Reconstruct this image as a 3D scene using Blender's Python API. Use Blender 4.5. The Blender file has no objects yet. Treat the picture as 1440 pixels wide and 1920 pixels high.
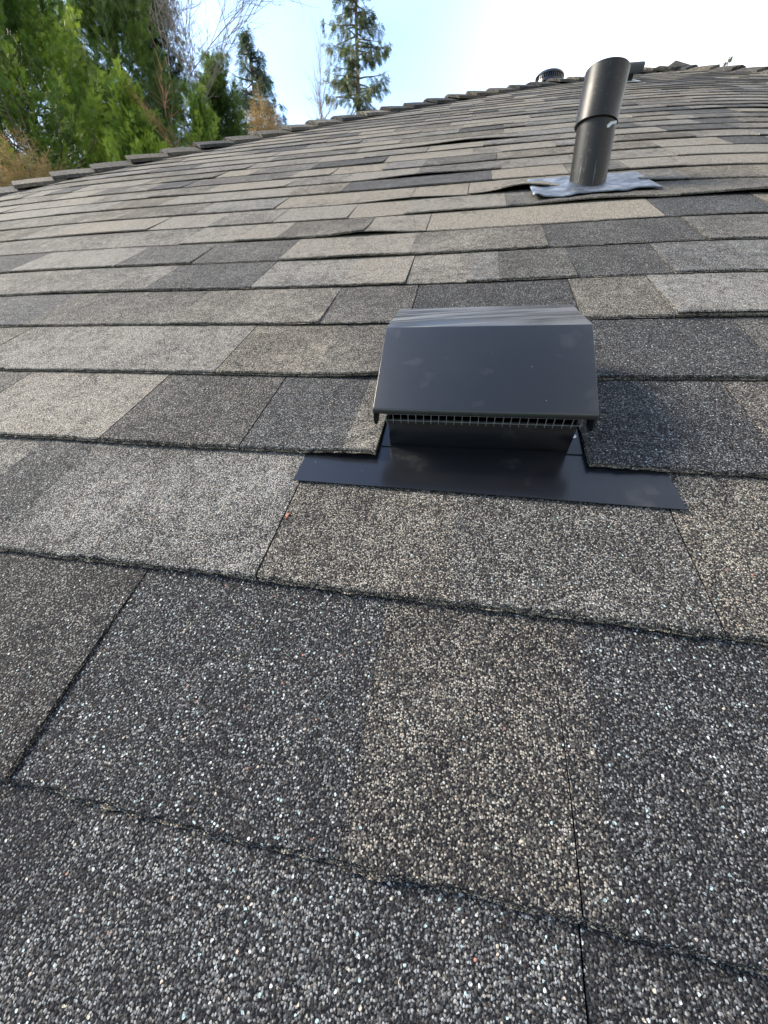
import bpy, math, random
import numpy as np
from mathutils import Vector, Matrix

random.seed(7)
rng = np.random.default_rng(11)
SC = bpy.context.scene
COL = SC.collection
E = 0.143                       # exposed height of one shingle course, metres: the unit on the roof
CAM_Z = 3.6
PITCH, ROLL, YAW, SLOPE = math.radians(25.1311), math.radians(-0.147), math.radians(11.1093), math.radians(26.407)

# ------------------------------------------------------------------ camera
cam_d = bpy.data.cameras.new('camera'); cam = bpy.data.objects.new('camera', cam_d); COL.objects.link(cam)
cam_d.sensor_fit = 'HORIZONTAL'; cam_d.sensor_width = 36.0
cam_d.lens = 685.472 / 1440 * 36
cam_d.clip_start = 0.01; cam_d.clip_end = 2000
_f = Vector((0, math.cos(PITCH), -math.sin(PITCH))); _u = Vector((0, math.sin(PITCH), math.cos(PITCH))); _r = Vector((1, 0, 0))
cr, sr = math.cos(ROLL), math.sin(ROLL)
RIGHT = cr * _r + sr * _u; UP = -sr * _r + cr * _u
CAM = Vector((0, 0, CAM_Z))
cam.matrix_world = Matrix(((RIGHT.x, UP.x, -_f.x, 0), (RIGHT.y, UP.y, -_f.y, 0), (RIGHT.z, UP.z, -_f.z, CAM_Z), (0, 0, 0, 1)))
SC.camera = cam

# ------------------------------------------------------------------ world, sun, exposure
SUN_AZ, SUN_EL = math.radians(286), math.radians(37)     # on the left, a little ahead, softened by thin cloud
SC.view_settings.view_transform = 'Standard'; SC.view_settings.look = 'None'
SC.view_settings.exposure = 2.0; SC.view_settings.gamma = 1.0
SC.view_settings.use_curve_mapping = False
world = bpy.data.worlds.new('World'); SC.world = world; world.use_nodes = True
wt = world.node_tree; wt.nodes.clear()
def wn(t, **k):
    n = wt.nodes.new(t)
    for a, b in k.items(): setattr(n, a, b)
    return n
w_out = wn('ShaderNodeOutputWorld'); w_bg = wn('ShaderNodeBackground'); w_sky = wn('ShaderNodeTexSky')
w_sky.sky_type = 'NISHITA'; w_sky.sun_disc = False; w_sky.sun_elevation = SUN_EL; w_sky.sun_rotation = SUN_AZ
w_sky.altitude = 50; w_sky.air_density = 1.0; w_sky.dust_density = .4; w_sky.ozone_density = 1.4
w_tc = wn('ShaderNodeTexCoord'); w_map = wn('ShaderNodeMapping'); w_map.inputs['Scale'].default_value = (1.0, 1.0, 1.9)
w_map.inputs['Location'].default_value = (3.1, 0.4, 0.2)
w_no = wn('ShaderNodeTexNoise'); w_no.inputs['Scale'].default_value = 1.3; w_no.inputs['Detail'].default_value = 7; w_no.inputs['Roughness'].default_value = .55
w_ra = wn('ShaderNodeValToRGB'); w_ra.color_ramp.elements[0].position = .36; w_ra.color_ramp.elements[0].color = (.03, .03, .03, 1); w_ra.color_ramp.elements[1].position = .72; w_ra.color_ramp.elements[1].color = (.42, .42, .42, 1)
w_sep = wn('ShaderNodeSeparateXYZ'); w_el = wn('ShaderNodeMapRange'); w_el.inputs['From Min'].default_value = .45; w_el.inputs['From Max'].default_value = .95   # the veil of cloud thins out overhead
w_el.inputs['To Min'].default_value = 1.0; w_el.inputs['To Max'].default_value = .06; w_mul = wn('ShaderNodeMath', operation='MULTIPLY')
w_bank = wn('ShaderNodeMapRange'); w_bank.interpolation_type = 'SMOOTHSTEP'; w_bank.inputs['From Min'].default_value = -.02; w_bank.inputs['From Max'].default_value = .50   # a bright cloud bank to the east
w_add = wn('ShaderNodeMath', operation='ADD'); w_add.use_clamp = True
w_mix = wn('ShaderNodeMixRGB'); w_mix.inputs[2].default_value = (3.9, 4.0, 4.1, 1)
w_bg.inputs['Strength'].default_value = 0.12
L = wt.links.new
L(w_tc.outputs['Generated'], w_map.inputs[0]); L(w_map.outputs[0], w_no.inputs['Vector']); L(w_no.outputs['Fac'], w_ra.inputs[0])
L(w_tc.outputs['Generated'], w_sep.inputs[0]); L(w_sep.outputs[2], w_el.inputs[0]); L(w_sep.outputs[0], w_bank.inputs[0]); L(w_bank.outputs[0], w_add.inputs[0]); L(w_ra.outputs[0], w_add.inputs[1]); L(w_add.outputs[0], w_mul.inputs[0]); L(w_el.outputs[0], w_mul.inputs[1]); L(w_mul.outputs[0], w_mix.inputs[0]); L(w_sky.outputs[0], w_mix.inputs[1]); L(w_mix.outputs[0], w_bg.inputs['Color']); L(w_bg.outputs[0], w_out.inputs[0])
sun_d = bpy.data.lights.new('sun', 'SUN'); sun_d.energy = 2.9; sun_d.angle = math.radians(20); sun_d.color = (1.0, .92, .77)
sun = bpy.data.objects.new('sun', sun_d); COL.objects.link(sun)
sdir = Vector((math.sin(SUN_AZ) * math.cos(SUN_EL), math.cos(SUN_AZ) * math.cos(SUN_EL), math.sin(SUN_EL)))
sun.rotation_euler = sdir.to_track_quat('Z', 'Y').to_euler()
SC.cycles.use_denoising = True

# ------------------------------------------------------------------ roof frame: u runs along the courses, v up the slope, w off the roof (all in courses)
cy, sy, cs, ss = math.cos(YAW), math.sin(YAW), math.cos(SLOPE), math.sin(SLOPE)
RU = np.array([cy, -sy, 0.0]); RV = np.array([sy * cs, cy * cs, ss]); RN = np.cross(RU, RV)
ORG = np.array([0, 0, CAM_Z]) + (RV * -0.23533 - RN * 1.71278) * E
LENS_U = [[.020,.016,.012,.008,.004,0,-.003,-.005,-.006,-.005,-.002,.001,.006,.010,.015],
 [.056,.052,.047,.040,.032,.016,.002,-.003,-.005,-.014,-.018,-.017,-.013,-.008,-.002],
 [.104,.099,.057,.021,-.002,-.010,-.008,-.004,-.004,-.001,.009,-.016,-.049,-.042,-.033],
 [.124,.076,.036,.008,-.004,0,.008,.008,-.004,-.012,.001,.005,-.070,-.087,-.073],
 [.119,.072,.035,.011,.004,.008,.015,.011,-.004,-.013,-.003,-.001,-.073,-.134,-.117],
 [.127,.078,.041,.019,.010,.012,.014,.008,-.004,-.010,-.005,-.016,-.099,-.182,-.163],
 [.144,.092,.053,.028,.017,.014,.012,.005,-.004,-.009,-.010,-.038,-.140,-.234,-.213],
 [.169,.111,.067,.039,.024,.017,.012,.004,-.005,-.010,-.020,-.066,-.193,-.294,-.273],
 [.203,.136,.085,.052,.032,.021,.013,.004,-.005,-.014,-.035,-.103,-.262,-.368,-.346],
 [.246,.168,.108,.067,.042,.027,.016,.004,-.008,-.022,-.057,-.151,-.350,-.461,-.436],
 [.302,.208,.137,.087,.055,.035,.019,.004,-.012,-.034,-.085,-.211,-.461,-.578,-.550],
 [.374,.259,.172,.111,.070,.044,.023,.004,-.018,-.050,-.122,-.287,-.602,-.727,-.695],
 [.465,.325,.217,.141,.090,.055,.029,.003,-.026,-.071,-.170,-.385,-.782,-.916,-.878]]
LENS_V = [[.074,.070,.065,.061,.056,.051,.045,.039,.033,.026,.020,.014,.009,.004,-.001],
 [.103,.099,.095,.091,.087,.068,.046,.035,.037,.058,.053,.046,.039,.033,.027],
 [.121,.112,.074,.043,.024,.017,.020,.024,.026,.021,.015,.035,.057,.054,.049],
 [.111,.071,.043,.027,.022,.023,.024,.023,.021,.024,.026,.025,.045,.059,.062],
 [.095,.058,.035,.024,.022,.021,.015,.007,.004,.013,.025,.026,.032,.056,.069],
 [.094,.057,.034,.024,.020,.017,.010,.002,.002,.012,.022,.021,.026,.056,.079],
 [.103,.062,.037,.024,.019,.015,.009,.003,.004,.013,.018,.016,.024,.063,.095],
 [.121,.073,.042,.026,.018,.014,.008,.005,.006,.011,.013,.011,.028,.078,.121],
 [.149,.090,.052,.030,.019,.013,.007,.004,.005,.008,.008,.010,.039,.104,.157],
 [.186,.113,.065,.036,.021,.012,.006,.003,.003,.004,.004,.013,.058,.140,.206],
 [.236,.145,.084,.046,.025,.013,.005,.001,0,0,.002,.021,.086,.190,.271],
 [.301,.187,.109,.059,.031,.015,.005,-.001,-.003,-.003,.003,.034,.125,.254,.355],
 [.385,.241,.141,.078,.040,.018,.004,-.003,-.007,-.005,.006,.053,.177,.338,.463]]
LENS_W = [[-.031,-.027,-.023,-.019,-.016,-.014,-.012,-.010,-.009,-.007,-.006,-.004,-.001,.002,.006],
 [-.054,-.046,-.038,-.030,-.023,-.013,-.006,-.004,-.004,-.008,-.009,-.010,-.009,-.007,-.005],
 [-.089,-.075,-.037,-.011,.003,.005,.003,.002,.002,.001,.003,-.002,-.016,-.019,-.018],
 [-.114,-.061,-.022,.001,.009,.007,.004,.005,.007,.006,.008,.010,-.022,-.039,-.040],
 [-.125,-.064,-.021,.003,.010,.007,.002,.001,.003,.007,.014,.015,-.029,-.076,-.076],
 [-.153,-.082,-.031,-.002,.009,.007,.002,-.001,.002,.010,.021,.011,-.057,-.130,-.127],
 [-.199,-.112,-.050,-.012,.005,.007,.004,.003,.007,.017,.022,-.006,-.108,-.203,-.195],
 [-.264,-.157,-.079,-.029,-.003,.005,.006,.007,.013,.021,.015,-.041,-.185,-.295,-.281],
 [-.352,-.219,-.120,-.054,-.017,-.001,.005,.009,.016,.018,-.005,-.095,-.291,-.413,-.392],
 [-.467,-.300,-.175,-.089,-.038,-.012,0,.007,.013,.007,-.038,-.171,-.432,-.562,-.532],
 [-.616,-.407,-.247,-.136,-.067,-.030,-.011,-.001,.003,-.014,-.088,-.273,-.616,-.751,-.710],
 [-.808,-.544,-.341,-.198,-.107,-.055,-.028,-.015,-.015,-.047,-.156,-.407,-.854,-.991,-.936],
 [-1.054,-.720,-.463,-.279,-.160,-.090,-.053,-.036,-.041,-.093,-.247,-.582,-1.158,-1.296,-1.223]]
LENS_WARP = np.stack([np.array(LENS_U), np.array(LENS_V), np.array(LENS_W)], 2)      # offsets put into the flat roof's shape to imitate lens distortion
NS, NP = LENS_WARP.shape[:2]
def _cr(t):
    t2, t3 = t * t, t * t * t
    return (-.5*t+t2-.5*t3, 1-2.5*t2+1.5*t3, .5*t+2*t2-1.5*t3, -.5*t2+.5*t3)
def roof(u, v, w=0.0):
    u = np.atleast_1d(np.asarray(u, float)); v = np.atleast_1d(np.asarray(v, float)); u, v, w = np.broadcast_arrays(u, v, np.asarray(w, float))
    vv = np.maximum(v, -1.2)
    p = np.clip((u / (vv + 4) + 1.15) / 1.9 * (NP - 1), 0, NP - 1.0001)
    s = np.clip((np.log(vv + 4) - math.log(2.8)) / (math.log(50) - math.log(2.8)) * (NS - 1), 0, NS - 1.0001)
    i, j = np.floor(s).astype(int), np.floor(p).astype(int)
    wi, wj = _cr(s - i), _cr(p - j)
    d = 0
    for a in range(4):
        for b in range(4):
            d = d + (wi[a] * wj[b])[..., None] * LENS_WARP[np.clip(i + a - 1, 0, NS - 1), np.clip(j + b - 1, 0, NP - 1)]
    return ORG + E * ((u + d[..., 0])[..., None] * RU + (v + d[..., 1])[..., None] * RV + (w + d[..., 2])[..., None] * RN)
def rp(u, v, w=0.0): return Vector(roof(u, v, w)[0])
def at(px, py, Y):                # a point Y metres in front of the camera position, on the sight line of a photograph pixel
    d = RIGHT * ((px - 720) / 685.472) + UP * ((960 - py) / 685.472) + _f
    return CAM + d * (Y / d.y)
def wave(x, y, seed=0, oct=3):    # cheap smooth noise from sines
    r = 0
    rs = np.random.RandomState(seed)
    for k in range(oct * 3):
        a = rs.rand() * 6.28; f = (1.0 + k * .8) * (0.6 + rs.rand()); ph = rs.rand() * 6.28
        r = r + np.sin((np.cos(a) * x + np.sin(a) * y) * f + ph) / (1 + .5 * k)
    return r / 2.5

# ------------------------------------------------------------------ helpers
def tag(o, label=None, cat=None, group=None, kind=None):
    if label: o['label'] = label
    if cat: o['category'] = cat
    if group: o['group'] = group
    if kind: o['kind'] = kind
    return o
def link(name, me, parent=None, m=None):
    o = bpy.data.objects.new(name, me); COL.objects.link(o)
    if parent is not None: o.parent = parent; o.matrix_parent_inverse = parent.matrix_world.inverted()
    if m is not None: me.materials.append(m)
    return o
def mesh(name, verts, faces, m=None, parent=None, smooth=False):
    me = bpy.data.meshes.new(name); me.from_pydata([tuple(v) for v in verts], [], [tuple(f) for f in faces]); me.update()
    if smooth:
        for p in me.polygons: p.use_smooth = True
    return link(name, me, parent, m)
def empty(name, loc):
    o = bpy.data.objects.new(name, None); o.location = loc; COL.objects.link(o); o.empty_display_size = .1
    o.matrix_world = Matrix.Translation(loc); return o
def fast_mesh(name, V, F, mats, mi=None, tint=None, smooth=False):   # F: (n,k) equal sized faces
    me = bpy.data.meshes.new(name); n, k = F.shape
    me.vertices.add(len(V)); me.vertices.foreach_set('co', V.astype(np.float32).ravel())
    me.loops.add(n * k); me.loops.foreach_set('vertex_index', F.astype(np.int32).ravel())
    me.polygons.add(n); me.polygons.foreach_set('loop_start', np.arange(0, n * k, k, dtype=np.int32))
    me.update(calc_edges=True)
    if tint is not None:
        a = me.attributes.new('tint', 'FLOAT', 'FACE'); a.data.foreach_set('value', tint.astype(np.float32))
    for m in mats: me.materials.append(m)
    if mi is not None: me.polygons.foreach_set('material_index', mi.astype(np.int32))
    if smooth: me.polygons.foreach_set('use_smooth', np.ones(n, bool))
    return me
class NT:
    def __init__(s, name):
        s.m = bpy.data.materials.new(name); s.m.use_nodes = True; s.t = s.m.node_tree; s.t.nodes.clear()
        s.out = s.n('ShaderNodeOutputMaterial'); s.b = s.n('ShaderNodeBsdfPrincipled'); s.l(s.b.outputs[0], s.out.inputs[0])
    def n(s, t, **k):
        x = s.t.nodes.new(t)
        for a, b in k.items(): setattr(x, a, b)
        return x
    def l(s, a, b): s.t.links.new(a, b)
    def math(s, op, a, b=None, c=None, clamp=False):
        x = s.n('ShaderNodeMath', operation=op); x.use_clamp = clamp
        for i, q in enumerate((a, b, c)):
            if q is None: continue
            if isinstance(q, (int, float)): x.inputs[i].default_value = q
            else: s.l(q, x.inputs[i])
        return x.outputs[0]
    def mix(s, f, a, b, bt='MIX'):
        x = s.n('ShaderNodeMixRGB', blend_type=bt)
        for i, q in enumerate((f, a, b)):
            if isinstance(q, (int, float)): x.inputs[i].default_value = q
            elif isinstance(q, tuple): x.inputs[i].default_value = q + (1,)
            else: s.l(q, x.inputs[i])
        return x.outputs[0]
    def ramp(s, f, stops, interp='LINEAR'):
        x = s.n('ShaderNodeValToRGB'); cr = x.color_ramp; cr.interpolation = interp
        while len(cr.elements) < len(stops): cr.elements.new(.5)
        for e, (p, c) in zip(cr.elements, stops): e.position = p; e.color = (c + (1,)) if isinstance(c, tuple) else (c, c, c, 1)
        s.l(f, x.inputs[0]); return x.outputs[0]
    def noise(s, vec, scale, detail=3, rough=.5, dim='3D'):
        x = s.n('ShaderNodeTexNoise', noise_dimensions=dim); x.inputs['Scale'].default_value = scale; x.inputs['Detail'].default_value = detail; x.inputs['Roughness'].default_value = rough
        if vec is not None: s.l(vec, x.inputs['Vector'])
        return x.outputs['Fac']
    def bump(s, h, dist, strength=1.0, nrm=None):
        x = s.n('ShaderNodeBump'); x.inputs['Distance'].default_value = dist; x.inputs['Strength'].default_value = strength
        s.l(h, x.inputs['Height'])
        if nrm is not None: s.l(nrm, x.inputs['Normal'])
        return x.outputs[0]
    def set(s, **k):
        for a, v in k.items():
            i = s.b.inputs[a.replace('_', ' ')]
            if isinstance(v, (int, float)): i.default_value = v
            elif isinstance(v, tuple): i.default_value = v + (1,)
            else: s.l(v, i)
        return s.m

# ------------------------------------------------------------------ materials
def shingle_material():
    g = NT('granulated_shingle')
    uv = g.n('ShaderNodeUVMap').outputs[0]
    att = g.n('ShaderNodeAttribute', attribute_name='tone'); sep = g.n('ShaderNodeSeparateColor'); g.l(att.outputs['Color'], sep.inputs[0])
    light, warm, spec = sep.outputs
    warp = g.n('ShaderNodeTexNoise', noise_dimensions='2D'); warp.inputs['Scale'].default_value = 500; g.l(uv, warp.inputs['Vector'])
    wv = g.n('ShaderNodeVectorMath', operation='SCALE'); g.l(warp.outputs['Color'], wv.inputs[0]); wv.inputs['Scale'].default_value = .0012
    uv2 = g.n('ShaderNodeVectorMath', operation='ADD'); g.l(uv, uv2.inputs[0]); g.l(wv.outputs[0], uv2.inputs[1]); uv2 = uv2.outputs[0]
    v = g.n('ShaderNodeTexVoronoi', voronoi_dimensions='2D'); v.inputs['Scale'].default_value = 820; g.l(uv2, v.inputs['Vector'])
    vs = g.n('ShaderNodeSeparateColor'); g.l(v.outputs['Color'], vs.inputs[0])
    big = g.n('ShaderNodeTexVoronoi', voronoi_dimensions='2D'); big.inputs['Scale'].default_value = 540; g.l(uv2, big.inputs['Vector'])
    bs = g.n('ShaderNodeSeparateColor'); g.l(big.outputs['Color'], bs.inputs[0])
    patch = g.noise(uv, 9, 4, .6, '2D'); fine = g.noise(uv, 60, 2, .6, '2D')
    lt = g.math('ADD', light, g.math('MULTIPLY', g.math('SUBTRACT', patch, .5), .70))
    lt = g.math('ADD', lt, g.math('MULTIPLY', g.math('SUBTRACT', fine, .5), .62), clamp=True)
    gam = g.math('MULTIPLY_ADD', lt, -4.0, 4.5)
    gam = g.math('MAXIMUM', gam, .9)
    val = g.math('POWER', vs.outputs[0], gam)
    hue = g.ramp(vs.outputs[1], [(0, (.60, .49, .36)), (.22, (.56, .50, .42)), (.5, (.57, .55, .51)), (.72, (.55, .56, .55)), (.88, (.46, .55, .54)), (1, (.62, .50, .42))], 'CONSTANT')
    cool = g.mix(.55, hue, (.46, .48, .51)); warmc = g.mix(.6, hue, (.57, .485, .37))
    cool = g.mix(1, cool, (.66, .66, .66), 'MULTIPLY'); warmc = g.mix(1, warmc, (.78, .76, .72), 'MULTIPLY')
    col = g.mix(warm, cool, warmc)
    dim = g.n('ShaderNodeVectorMath', operation='SCALE'); g.l(col, dim.inputs[0]); g.l(g.math('MULTIPLY_ADD', lt, .45, .60), dim.inputs['Scale']); col = dim.outputs[0]
    dark = g.ramp(vs.outputs[2], [(0, (.006, .006, .008)), (.5, (.014, .014, .017)), (1, (.032, .027, .023))])
    c = g.mix(val, dark, col)
    # the larger pale grains
    thr = g.math('SUBTRACT', 1.0, g.math('MULTIPLY', spec, .045))
    isb = g.math('GREATER_THAN', bs.outputs[0], thr)
    bcol = g.ramp(bs.outputs[1], [(0, (.38, .40, .39)), (.45, (.28, .37, .37)), (.7, (.35, .30, .24)), (.97, (.30, .15, .11))], 'CONSTANT')
    core = g.math('LESS_THAN', big.outputs['Distance'], .36)
    isb = g.math('MULTIPLY', isb, core)
    c = g.mix(isb, c, bcol)
    # bare asphalt between the grains
    gap = g.math('GREATER_THAN', v.outputs['Distance'], .42)
    gap = g.math('MULTIPLY', gap, g.math('SUBTRACT', 1.0, isb))
    v2 = g.n('ShaderNodeTexVoronoi', voronoi_dimensions='2D'); v2.inputs['Scale'].default_value = 1400; g.l(uv, v2.inputs['Vector'])
    v2s = g.n('ShaderNodeSeparateColor'); g.l(v2.outputs['Color'], v2s.inputs[0])
    under = g.mix(g.math('POWER', v2s.outputs[0], g.math('MULTIPLY', gam, 1.4)), (.010, .010, .011), g.mix(.55, col, (.02, .02, .02)))
    c = g.mix(gap, c, under)
    dome = g.math('SUBTRACT', 1.0, g.math('MULTIPLY', v.outputs['Distance'], v.outputs['Distance']))
    tall = g.math('MULTIPLY_ADD', vs.outputs[2], .7, dome)
    tall = g.math('ADD', tall, g.math('MULTIPLY', isb, .8))
    nb = g.bump(tall, .0008, .9)
    nb2 = g.bump(patch, .006, .5, nb)
    return g.set(Base_Color=c, Roughness=.85, Normal=nb2, Specular_IOR_Level=.06, Sheen_Weight=.0, Sheen_Roughness=.5)
SHINGLE = shingle_material()
def simple(name, col, rough=.6, metal=0.0, var=.25, scale=8, bump=0.0):
    g = NT(name); tc = g.n('ShaderNodeTexCoord').outputs['Object']
    n = g.noise(tc, scale, 5, .6)
    f = g.math('MULTIPLY_ADD', n, 2 * var, 1 - var)
    c = g.n('ShaderNodeVectorMath', operation='SCALE'); c.inputs[0].default_value = col; g.l(f, c.inputs['Scale'])
    k = dict(Base_Color=c.outputs[0], Roughness=rough, Metallic=metal)
    if bump: k['Normal'] = g.bump(n, bump)
    return g.set(**k)
def painted_metal():
    g = NT('black_painted_metal'); tc = g.n('ShaderNodeTexCoord').outputs['Object']
    big = g.noise(tc, 9, 4, .6)
    # wipe marks: noise stretched along the width
    mp = g.n('ShaderNodeMapping'); mp.inputs['Scale'].default_value = (6, 120, 120); g.l(tc, mp.inputs[0])
    streak = g.noise(mp.outputs[0], 1.0, 4, .6)
    dust = g.noise(tc, 700, 2, .5)
    spots = g.n('ShaderNodeTexVoronoi'); spots.inputs['Scale'].default_value = 150; g.l(tc, spots.inputs['Vector'])
    ss_ = g.n('ShaderNodeSeparateColor'); g.l(spots.outputs['Color'], ss_.inputs[0])
    sp = g.math('MULTIPLY', g.math('LESS_THAN', spots.outputs['Distance'], .06), g.math('GREATER_THAN', ss_.outputs[0], .93))
    att = g.n('ShaderNodeAttribute', attribute_name='dusty').outputs['Fac']
    d = g.math('MULTIPLY', att, g.mix(g.math('GREATER_THAN', att, .5), (1.0, 1.0, 1.0), g.ramp(streak, [(.45, 0.1), (.60, 1.0)])))
    f = g.math('ADD', d, g.math('MULTIPLY', g.math('SUBTRACT', big, .45), .12), clamp=True)
    c = g.mix(f, (.0065, .007, .0085), (.08, .08, .08))
    smud = g.ramp(g.noise(tc, 22, 3, .6), [(.60, 0.0), (.70, 1.0)])
    c = g.mix(g.math('MULTIPLY', smud, .05), c, (.2, .18, .16))
    c = g.mix(sp, c, (.25, .25, .24))
    r = g.math('ADD', g.math('MULTIPLY', f, .45), g.math('MULTIPLY_ADD', smud, .10, .23))
    return g.set(Base_Color=c, Roughness=r, Normal=g.bump(dust, .0001, .4), Specular_IOR_Level=.46)
METAL = painted_metal()
def pipe_plastic():
    g = NT('scuffed_black_plastic'); tc = g.n('ShaderNodeTexCoord').outputs['Object']
    n = g.noise(tc, 30, 5, .65); n2 = g.noise(tc, 140, 3, .6)
    mp = g.n('ShaderNodeMapping'); mp.inputs['Scale'].default_value = (90, 90, 8); g.l(tc, mp.inputs[0])
    st = g.noise(mp.outputs[0], 1, 3, .6)
    c = g.mix(n, (.006, .0052, .004), (.017, .0145, .011))
    c = g.mix(g.ramp(n2, [(.62, 0.0), (.74, .4)]), c, (.18, .17, .15))
    c = g.mix(g.ramp(st, [(.66, 0.0), (.74, .5)]), c, (.2, .19, .18))
    return g.set(Base_Color=c, Specular_IOR_Level=.24, Roughness=g.math('MULTIPLY_ADD', n, .25, .30), Normal=g.bump(n2, .0004, .4))
PLASTIC = pipe_plastic()
def lead():
    g = NT('weathered_lead_sheet'); tc = g.n('ShaderNodeTexCoord').outputs['Object']
    n = g.noise(tc, 22, 6, .65); n2 = g.noise(tc, 60, 3, .6)
    c = g.ramp(n, [(.3, (.035, .043, .058)), (.5, (.09, .105, .13)), (.66, (.24, .26, .29)), (.8, (.06, .058, .058))])
    return g.set(Base_Color=c, Roughness=g.math('MULTIPLY_ADD', n2, .4, .25), Metallic=.55, Normal=g.bump(n, .006, .8))
LEAD = lead()
DECK = simple('asphalt_felt', (.018, .017, .016), .9, 0, .3, 30)
WOOD = simple('painted_fascia', (.30, .29, .27), .6, 0, .1, 6)
WALL = simple('cream_siding', (.42, .39, .33), .7, 0, .1, 3)
GALV = simple('galvanized_wire', (.42, .43, .45), .4, .8, .15, 90)
def leaf(name, a, b, c, trans=.38, rough=.5):
    g = NT(name); t = g.n('ShaderNodeAttribute', attribute_name='tint').outputs['Fac']
    tc = g.n('ShaderNodeTexCoord').outputs['Object']
    n = g.noise(tc, .9, 3, .6)
    f = g.math('ADD', t, g.math('MULTIPLY', g.math('SUBTRACT', n, .5), .7), clamp=True)
    col = g.ramp(f, [(0, a), (.5, b), (1, c)])
    tr = g.n('ShaderNodeBsdfTranslucent'); g.l(col, tr.inputs[0])
    mx = g.n('ShaderNodeMixShader'); mx.inputs[0].default_value = trans
    g.set(Base_Color=col, Roughness=rough, Specular_IOR_Level=.35)
    g.l(g.b.outputs[0], mx.inputs[1]); g.l(tr.outputs[0], mx.inputs[2]); g.l(mx.outputs[0], g.out.inputs[0]); return g.m
CYPRESS = leaf('cypress_leaf', (.018, .042, .010), (.10, .185, .024), (.36, .46, .06))
DARKFIR = leaf('dark_fir_leaf', (.012, .028, .012), (.042, .088, .024), (.15, .22, .045))
SPRUCE = leaf('spruce_leaf', (.030, .045, .018), (.080, .105, .035), (.17, .17, .05))
BLUEFIR = leaf('blue_green_leaf', (.022, .05, .025), (.05, .09, .045), (.10, .13, .05))
BROWN = leaf('dead_brown_leaf', (.14, .085, .035), (.30, .20, .09), (.46, .34, .17), .35, .8)
BARK = simple('grey_bark', (.12, .10, .08), .9, 0, .35, 12, .01)
TWIG = simple('pale_twig', (.24, .20, .18), .85, 0, .3, 10)
GRASS = simple('lawn_grass', (.05, .085, .025), .9, 0, .5, 1.5)

# ------------------------------------------------------------------ ground and house
g_me = mesh('ground', [(-400, -400, 0), (400, -400, 0), (400, 700, 0), (-400, 700, 0)], [(0, 1, 2, 3)], GRASS); tag(g_me, kind='structure')
EAVE = -3.6
APEX = (11.8, 38.6)
def hip_left(t):      # t 0 at the apex .. 1 at the eave; the left hip bows a little
    v = APEX[1] + (EAVE - APEX[1]) * t
    return np.interp(v, [EAVE, 14.2, 20.6, 24.8, 30.5, 34.5, APEX[1]], [-36.0, -17.3, -10.9, -6.9, -.5, 5.2, APEX[0]]), v
def hip_left_u(v): return np.interp(v, [EAVE, 14.2, 20.6, 24.8, 30.5, 34.5, APEX[1]], [-36.0, -17.3, -10.9, -6.9, -.5, 5.2, APEX[0]])
def hip_right_u(v): return np.interp(v, [EAVE, 33.0, APEX[1]], [APEX[0] + 37.5, APEX[0] + 4.9, APEX[0]])
house = empty('house', (Vector(rp(6, EAVE)).x, Vector(rp(6, EAVE)).y + 5, 0))
tag(house, 'house whose hip roof of weathered grey and brown asphalt shingles fills the view', 'house')
house.matrix_world = Matrix.Translation(house.location)
# the deck under the shingles
vs_ = np.concatenate([np.arange(EAVE, 6, .8), np.arange(6, APEX[1], 2.0), [APEX[1]]])
dv, df = [], []
NU = 40
for v in vs_:
    a, b = hip_left_u(v), hip_right_u(v)
    dv += [tuple(p) for p in roof(np.linspace(a, b, NU + 1), np.full(NU + 1, v), -.03)]
for i in range(len(vs_) - 1):
    for j in range(NU):
        k = i * (NU + 1) + j; df.append((k, k + 1, k + NU + 2, k + NU + 1))
apex = rp(APEX[0], APEX[1], -.03); EL = rp(hip_left_u(EAVE), EAVE, -.03); ER = rp(hip_right_u(EAVE), EAVE, -.03)
hv = Vector((sy, cy, 0)); depth = (apex - EL).dot(hv) * 2
BL, BR = EL + hv * depth, ER + hv * depth
k = len(dv); nrow = NU + 1
left_ids = [i * nrow for i in range(len(vs_))]; right_ids = [i * nrow + NU for i in range(len(vs_))]
dv += [tuple(BL), tuple(BR)]
for i in range(len(vs_) - 1):
    df.append((left_ids[i], left_ids[i + 1], k)); df.append((right_ids[i + 1], right_ids[i], k + 1))
df.append((left_ids[-1], k + 1, k))
deck = mesh('roof', dv, df, DECK, house)
# fascia, soffit and walls under the eaves
def ring(z0, z1, inset, name, m, bottom=False):
    cs_ = [EL, ER, BR, BL]; cen = (EL + ER + BR + BL) / 4; vs2, fs2 = [], []
    for z in (z0, z1):
        for c in cs_:
            d = (c - cen); d.z = 0; q = c - d.normalized() * inset; vs2.append((q.x, q.y, z))
    for i in range(4): j = (i + 1) % 4; fs2.append((i, j, j + 4, i + 4))
    if bottom: fs2.append((3, 2, 1, 0))
    return mesh(name, vs2, fs2, m, house)
zE = min(EL.z, ER.z)
ring(zE - .20, zE + .0, .01, 'fascia', WOOD, True)
ring(0, zE - .203, .75, 'wall', WALL)

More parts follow.
